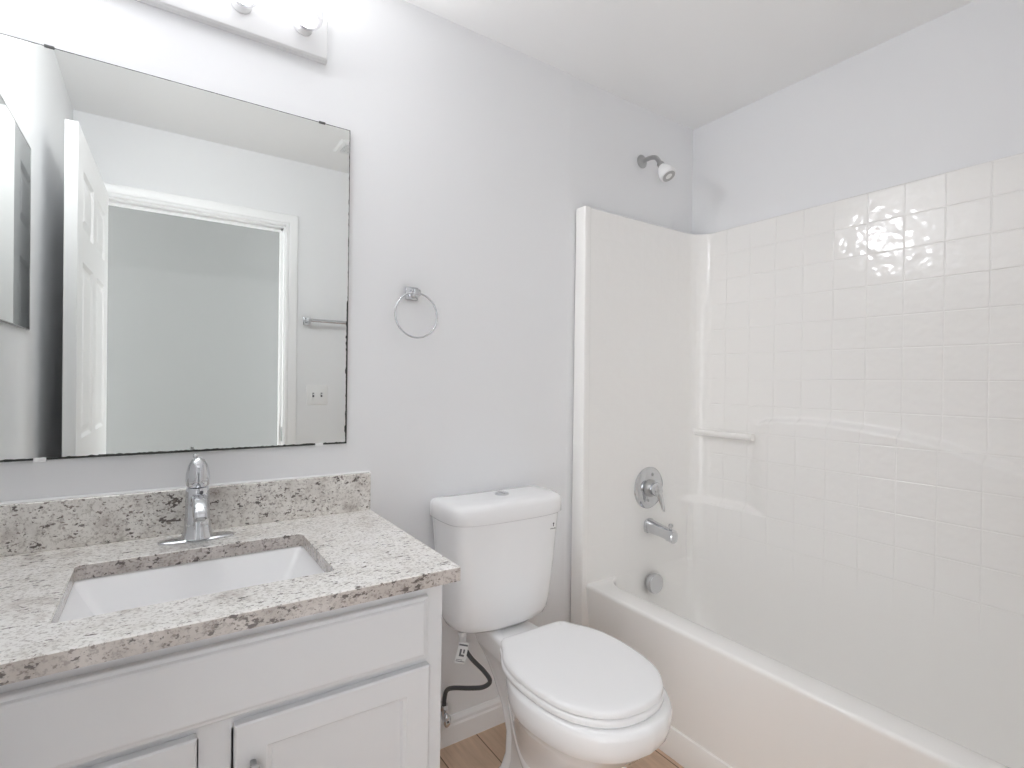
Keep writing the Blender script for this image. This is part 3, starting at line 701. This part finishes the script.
# the tub itself: apron, rim and well in one shell
ya, yb = -0.0555 - draft(ZR), -1.475 + draft(ZR) * 0.5
xi, xo = 1.468, BXP - DB
BACK = [v for v in [tuple(c) for c in SURR_FOOT] if v[0] >= xi + 0.10]          # foot of the surround, plumbing end round to the far end
front = [p for p in rrect(xi, xo, yb, ya, 0.10, ZR, 10) if p.x < xi + 0.0999] + [Vector((xi, yb + 0.10 + (ya - yb - 0.20) * i / 40, ZR)) for i in range(1, 40)]
open_ = [Vector((x, y, ZR)) for x, y, z in BACK] + sorted(front, key=lambda p: math.atan2(p.y - (ya + yb) / 2, -(p.x - 1.75)))
ccx, ccy = 1.75, (ya + yb) / 2
def star(f, bk, e0, e1, rr):
    P = rrect(xi + f, xo - bk, yb + e1, ya - e0, rr, 0, 12); A = sorted((math.atan2(p.y - ccy, p.x - ccx), p) for p in P); n = len(A)
    def rad(a):
        for i in range(n):
            a0, p = A[i]; a1, q = A[(i + 1) % n]
            if i == n - 1: a1 += 2 * PI; aa = a + 2 * PI if a < a0 else a
            else: aa = a
            if a0 <= aa <= a1:
                d = Vector((math.cos(aa), math.sin(aa))); u = p.xy - Vector((ccx, ccy)); e_ = q.xy - p.xy
                den = d.x * e_.y - d.y * e_.x
                return (u.x * e_.y - u.y * e_.x) / den if abs(den) > 1e-12 else u.length
        return (A[0][1].xy - Vector((ccx, ccy))).length
    return rad
bm = BM()
wl = [open_]
for z, wt, args in ((ZR - 0.003, 0.25, (0.006, 0, 0, 0, 0.10)), (ZR - 0.012, 0.45, (0.014, 0, 0.001, 0.002, 0.10)), (0.40, 0.8, (0.022, 0.001, 0.006, 0.02, 0.10)), (0.34, 0.95, (0.028, 0.005, 0.016, 0.05, 0.10)), (0.25, 1, (0.040, 0.020, 0.033, 0.10, 0.11)), (0.17, 1, (0.060, 0.045, 0.055, 0.15, 0.12)),
                    (0.128, 1, (0.085, 0.075, 0.08, 0.19, 0.12)), (0.110, 1, (0.12, 0.12, 0.12, 0.23, 0.10)), (0.105, 1, (0.2, 0.2, 0.3, 0.4, 0.06))):
    rd = star(*args); lp = []
    for p in open_:
        v = Vector((p.x - ccx, p.y - ccy)); a = math.atan2(v.y, v.x); wq = wt + (1 - wt) * (1 - sst(xi + 0.03, xi + 0.16, p.x))
        rr_ = v.length + (min(rd(a), v.length) - v.length) * wq; lp.append(Vector((ccx + rr_ * math.cos(a), ccy + rr_ * math.sin(a), z)))
    wl.append(lp)
loft(bm, wl, True, False, True)
# front rim and apron as swept profile, meshed against the well's front edge
fr_pts = sorted(front, key=lambda p: -p.y)
fr_pts = [Vector((xi + 0.135, ya + 0.02, ZR)), Vector((xi + 0.135, ya, ZR))] + fr_pts + [Vector((xi + 0.135, yb, ZR)), Vector((xi + 0.135, yb - 0.02, ZR))]
fy = [p.y for p in fr_pts]
prof = [(1.396, ZR), (1.389, ZR - 0.001), (1.3845, ZR - 0.004), (1.3825, ZR - 0.009), (1.3828, ZR - 0.016), (1.386, ZR - 0.045), (1.413, 0.115), (1.4135, 0.104), (1.4085, 0.1015), (1.4065, 0.096), (1.411, 0.0)]
cols = []
for p in fr_pts:
    cols.append([bm.verts.new(p)] + [bm.verts.new((x, p.y, z)) for x, z in prof])
for a, b in zip(cols, cols[1:]):
    for i in range(len(a) - 1):
        if (a[i].co - b[i].co).length < 1e-6: continue
        bm.faces.new((a[i], b[i], b[i + 1], a[i + 1]))
bmesh.ops.remove_doubles(bm, verts=bm.verts[:], dist=1e-5)
obj('tub_basin', bm, M['tub'], tub, angle=42)
bm = BM(); tube(bm, cr([(2.045, -0.070, 1.016), (2.036, -0.074, 1.016)], 2) + [Vector((2.036, -0.09 - 0.262 * i / 12, 1.0155)) for i in range(13)], 0.0145, 16)
obj('grab_bar', bm, M['tub'], tub)
bm = BM(); lathe(bm, [(0.019, 0), (0.017, 0.004), (0.012, 0.006)], 20, axis_m((2.036, -0.069, 1.016), (0, -1, 0))); obj('grab_bar_boss', bm, M['tub'], tub)

# ------------------------------------------------------------------ shower and tub fittings
def ye(z): return -0.055 - draft(z)
sx = 1.742
sw = thing('wall_shower', (sx, 0, 2.20), 'white shower head on a short bent chrome arm high on the wall', 'shower')
yw = 0.0070
bm = BM(); lathe(bm, [(0.029, 0.0), (0.029, 0.003), (0.022, 0.009), (0.011, 0.012)], 28, axis_m((sx, yw, 2.203), (0, -1, 0))); obj('wall_flange', bm, M['nickel'], sw)
arm = cr([(sx, 0.002, 2.203), (sx, -0.040, 2.203), (sx, -0.070, 2.194), (sx - 0.001, -0.088, 2.174), (sx - 0.002, -0.098, 2.156)], 6)
bm = BM(); tube(bm, arm, 0.0095, 14); obj('arm', bm, M['nickel'], sw)
hd = Vector((0.05, -0.55, -0.83)).normalized(); h0 = Vector((sx - 0.002, -0.098, 2.158))
bm = BM(); lathe(bm, [(0.013, -0.004), (0.015, 0.0), (0.015, 0.012), (0.012, 0.015)], 20, axis_m(h0, hd)); obj('collar', bm, M['nickel'], sw)
bm = BM(); lathe(bm, [(0.013, 0.013), (0.020, 0.022), (0.029, 0.040), (0.034, 0.056), (0.034, 0.072), (0.031, 0.077), (0.0, 0.077)], 28, axis_m(h0, hd)); hh = obj('spray_head', bm, M['white_plastic'], sw)
bm = BM(); lathe(bm, [(0.027, 0.077), (0.027, 0.0785), (0.014, 0.0785), (0.014, 0.0775)], 28, axis_m(h0, hd), cap=False); obj('spray_ring', bm, M['nickel'], hh)
# mixer valve
vx, vz = 1.735, 0.790; vy = ye(vz)
mv = thing('shower_valve', (vx, vy, vz), 'round chrome shower mixer plate with lever above the tub spout', 'valve')
bm = BM(); lathe(bm, [(0.088, 0.0005), (0.088, 0.003), (0.084, 0.007), (0.06, 0.010), (0.045, 0.011)], 48, axis_m((vx, vy, vz), (0, -1, 0))); ep = obj('round_plate', bm, M['chrome'], mv)
for dx, dz in ((-0.012, -0.052), (0.012, 0.056)):
    bm = BM(); lathe(bm, [(0.007, 0.008), (0.007, 0.0115), (0, 0.012)], 16, axis_m((vx + dx, vy, vz + dz), (0, -1, 0))); obj('plate_screw', bm, M['nickel'], ep)
bm = BM(); lathe(bm, [(0.038, 0.0095), (0.037, 0.016), (0.030, 0.020), (0.026, 0.026), (0.026, 0.030), (0, 0.030)], 32, axis_m((vx, vy, vz), (0, -1, 0))); obj('sleeve', bm, M['nickel'], mv)
bm = BM(); lathe(bm, [(0.020, 0.0300), (0.027, 0.032), (0.029, 0.044), (0.025, 0.058), (0.013, 0.066), (0, 0.067)], 32, axis_m((vx, vy, vz), (0, -1, 0)))
lps = []
for p, hw, hh2 in (((0.003, -0.050, -0.008), 0.019, 0.012), ((0.009, -0.056, -0.030), 0.016, 0.009), ((0.015, -0.061, -0.056), 0.0125, 0.006), ((0.019, -0.065, -0.078), 0.0105, 0.005), ((0.021, -0.067, -0.090), 0.006, 0.003)):
    lps.append([Vector((vx + p[0] + hw * math.cos(2 * PI * j / 16), vy + p[1] + hh2 * math.sin(2 * PI * j / 16), vz + p[2] + 0.3 * hh2 * math.sin(2 * PI * j / 16))) for j in range(16)])
loft(bm, lps, True, True, True); obj('lever', bm, M['chrome'], mv)
# tub spout
px_, pz = 1.738, 0.628; py = ye(pz)
ts = thing('tub_spout', (px_, py, pz), 'chrome bathtub spout with diverter under the mixer plate', 'spout')
bm = BM(); lps = []
for d, dz, hw, hz in ((0.0005, 0, 0.031, 0.031), (0.006, 0, 0.031, 0.031), (0.010, 0, 0.026, 0.028), (0.05, -0.004, 0.0235, 0.0255), (0.09, -0.009, 0.022, 0.0235), (0.118, -0.014, 0.022, 0.026), (0.134, -0.017, 0.0215, 0.026), (0.138, -0.0175, 0.018, 0.022)):
    ring = []
    for j in range(24):
        a = 2 * PI * j / 24; ca, sa = math.cos(a), math.sin(a); q = 0.75
        ring.append(Vector((px_ + hw * abs(ca) ** q * (1 if ca > 0 else -1), py - d, pz + dz + hz * abs(sa) ** q * (1 if sa > 0 else -1))))
    lps.append(ring)
loft(bm, lps, True, True, True)
lathe(bm, [(0.0175, 0.0), (0.0175, 0.014), (0.014, 0.015), (0.014, 0.010), (0, 0.010)], 20, axis_m((px_, py - 0.113, pz - 0.021), (0, -0.12, -1)))
obj('spout_body', bm, M['chrome'], ts)
bm = BM(); lathe(bm, [(0.0045, 0), (0.0045, 0.014), (0.009, 0.016), (0.0095, 0.023), (0.006, 0.027), (0, 0.0275)], 18, axis_m((px_, py - 0.117, pz + 0.006), (0, 0, 1))); obj('diverter_knob', bm, M['chrome'], ts)
# overflow cover
oz = 0.390; oy = ya - 0.018
of = thing('overflow_cover', (1.742, oy, oz), 'round chrome overflow cover inside the tub below the spout', 'overflow cover')
bm = BM(); lathe(bm, [(0.034, -0.006), (0.036, 0.004), (0.040, 0.006), (0.041, 0.010), (0.041, 0.022), (0.039, 0.026), (0.030, 0.027), (0, 0.0275)], 40, axis_m((1.742, oy, oz), (0, -1, 0.05))); obj('cover', bm, M['chrome'], of)

# ------------------------------------------------------------------ fittings on the front wall and ceiling (seen in the mirror)
tb = thing('towel_bar', (0.98, YS, 1.56), 'chrome towel bar on the wall beside the doorway, seen in the mirror', 'towel bar')
for x in (0.686, 1.292):
    bm = BM(); box(bm, x - 0.020, x + 0.020, YS + 0.0005, YS + 0.010, 1.536, 1.580, 0.003, 2); box(bm, x - 0.011, x + 0.011, YS + 0.008, YS + 0.070, 1.546, 1.570, 0.004, 2); obj('bracket', bm, M['chrome'], tb)
bm = BM(); tube(bm, [(0.690, YS + 0.058, 1.558), (1.288, YS + 0.058, 1.558)], 0.0095, 16); obj('rail', bm, M['chrome'], tb)
ls = thing('light_switch', (0.748, YS, 1.142), 'white double light switch plate under the towel bar', 'light switch')
bm = BM(); lp = []
for ins, d in ((0, 0.0005), (0, 0.003), (0.004, 0.006)): lp.append([Vector((p.x, YS + d, p.y)) for p in rrect(0.690 + ins, 0.806 - ins, 1.085 + ins, 1.199 - ins, 0.005, 0, 3)])
loft(bm, lp, True, True, True); sp_ = obj('switch_plate', bm, M['white_plastic'], ls)
for x in (0.726, 0.771):
    bm = BM(); box(bm, x - 0.0048, x + 0.0048, YS + 0.0062, YS + 0.0075, 1.130, 1.154); obj('toggle_slot', bm, M['grey_mark'], ls)
    bm = BM(); box(bm, x - 0.0042, x + 0.0042, YS + 0.0062, YS + 0.017, 1.141, 1.149, 0.0015); obj('toggle', bm, M['white_plastic'], ls)
ev = thing('ceiling_vent', (0.90, -1.14, ZC), 'white louvred vent grille on the ceiling, seen in the mirror', 'vent')
bm = BM(); lp = []
for ins, d in ((0, 0.0005), (0, 0.003), (0.008, 0.009), (0.024, 0.011), (0.026, 0.004)): lp.append([Vector((x, y, ZC - d)) for x, y in ((0.752 + ins, -1.264 + ins), (1.03 - ins, -1.264 + ins), (1.03 - ins, -1.100 - ins), (0.752 + ins, -1.100 - ins))])
loft(bm, lp, True, True, True); gr = obj('grille_frame', bm, M['white_plastic'], ev, angle=20)
bm = BM(); box(bm, 0.777, 1.005, -1.239, -1.125, ZC - 0.005, ZC - 0.0042); obj('dark_backing', bm, M['grey_mark'], ev)  # added dark sheet so the gaps between louvres read dark
for i in range(7):
    bm = BM(); y = -1.231 + i * 0.0165; box(bm, 0.777, 1.005, y - 0.004, y + 0.004, ZC - 0.0105, ZC - 0.0075); obj('louvre', bm, M['white_plastic'], ev)

for o in bpy.data.objects:
    if '_org' in o: del o['_org']
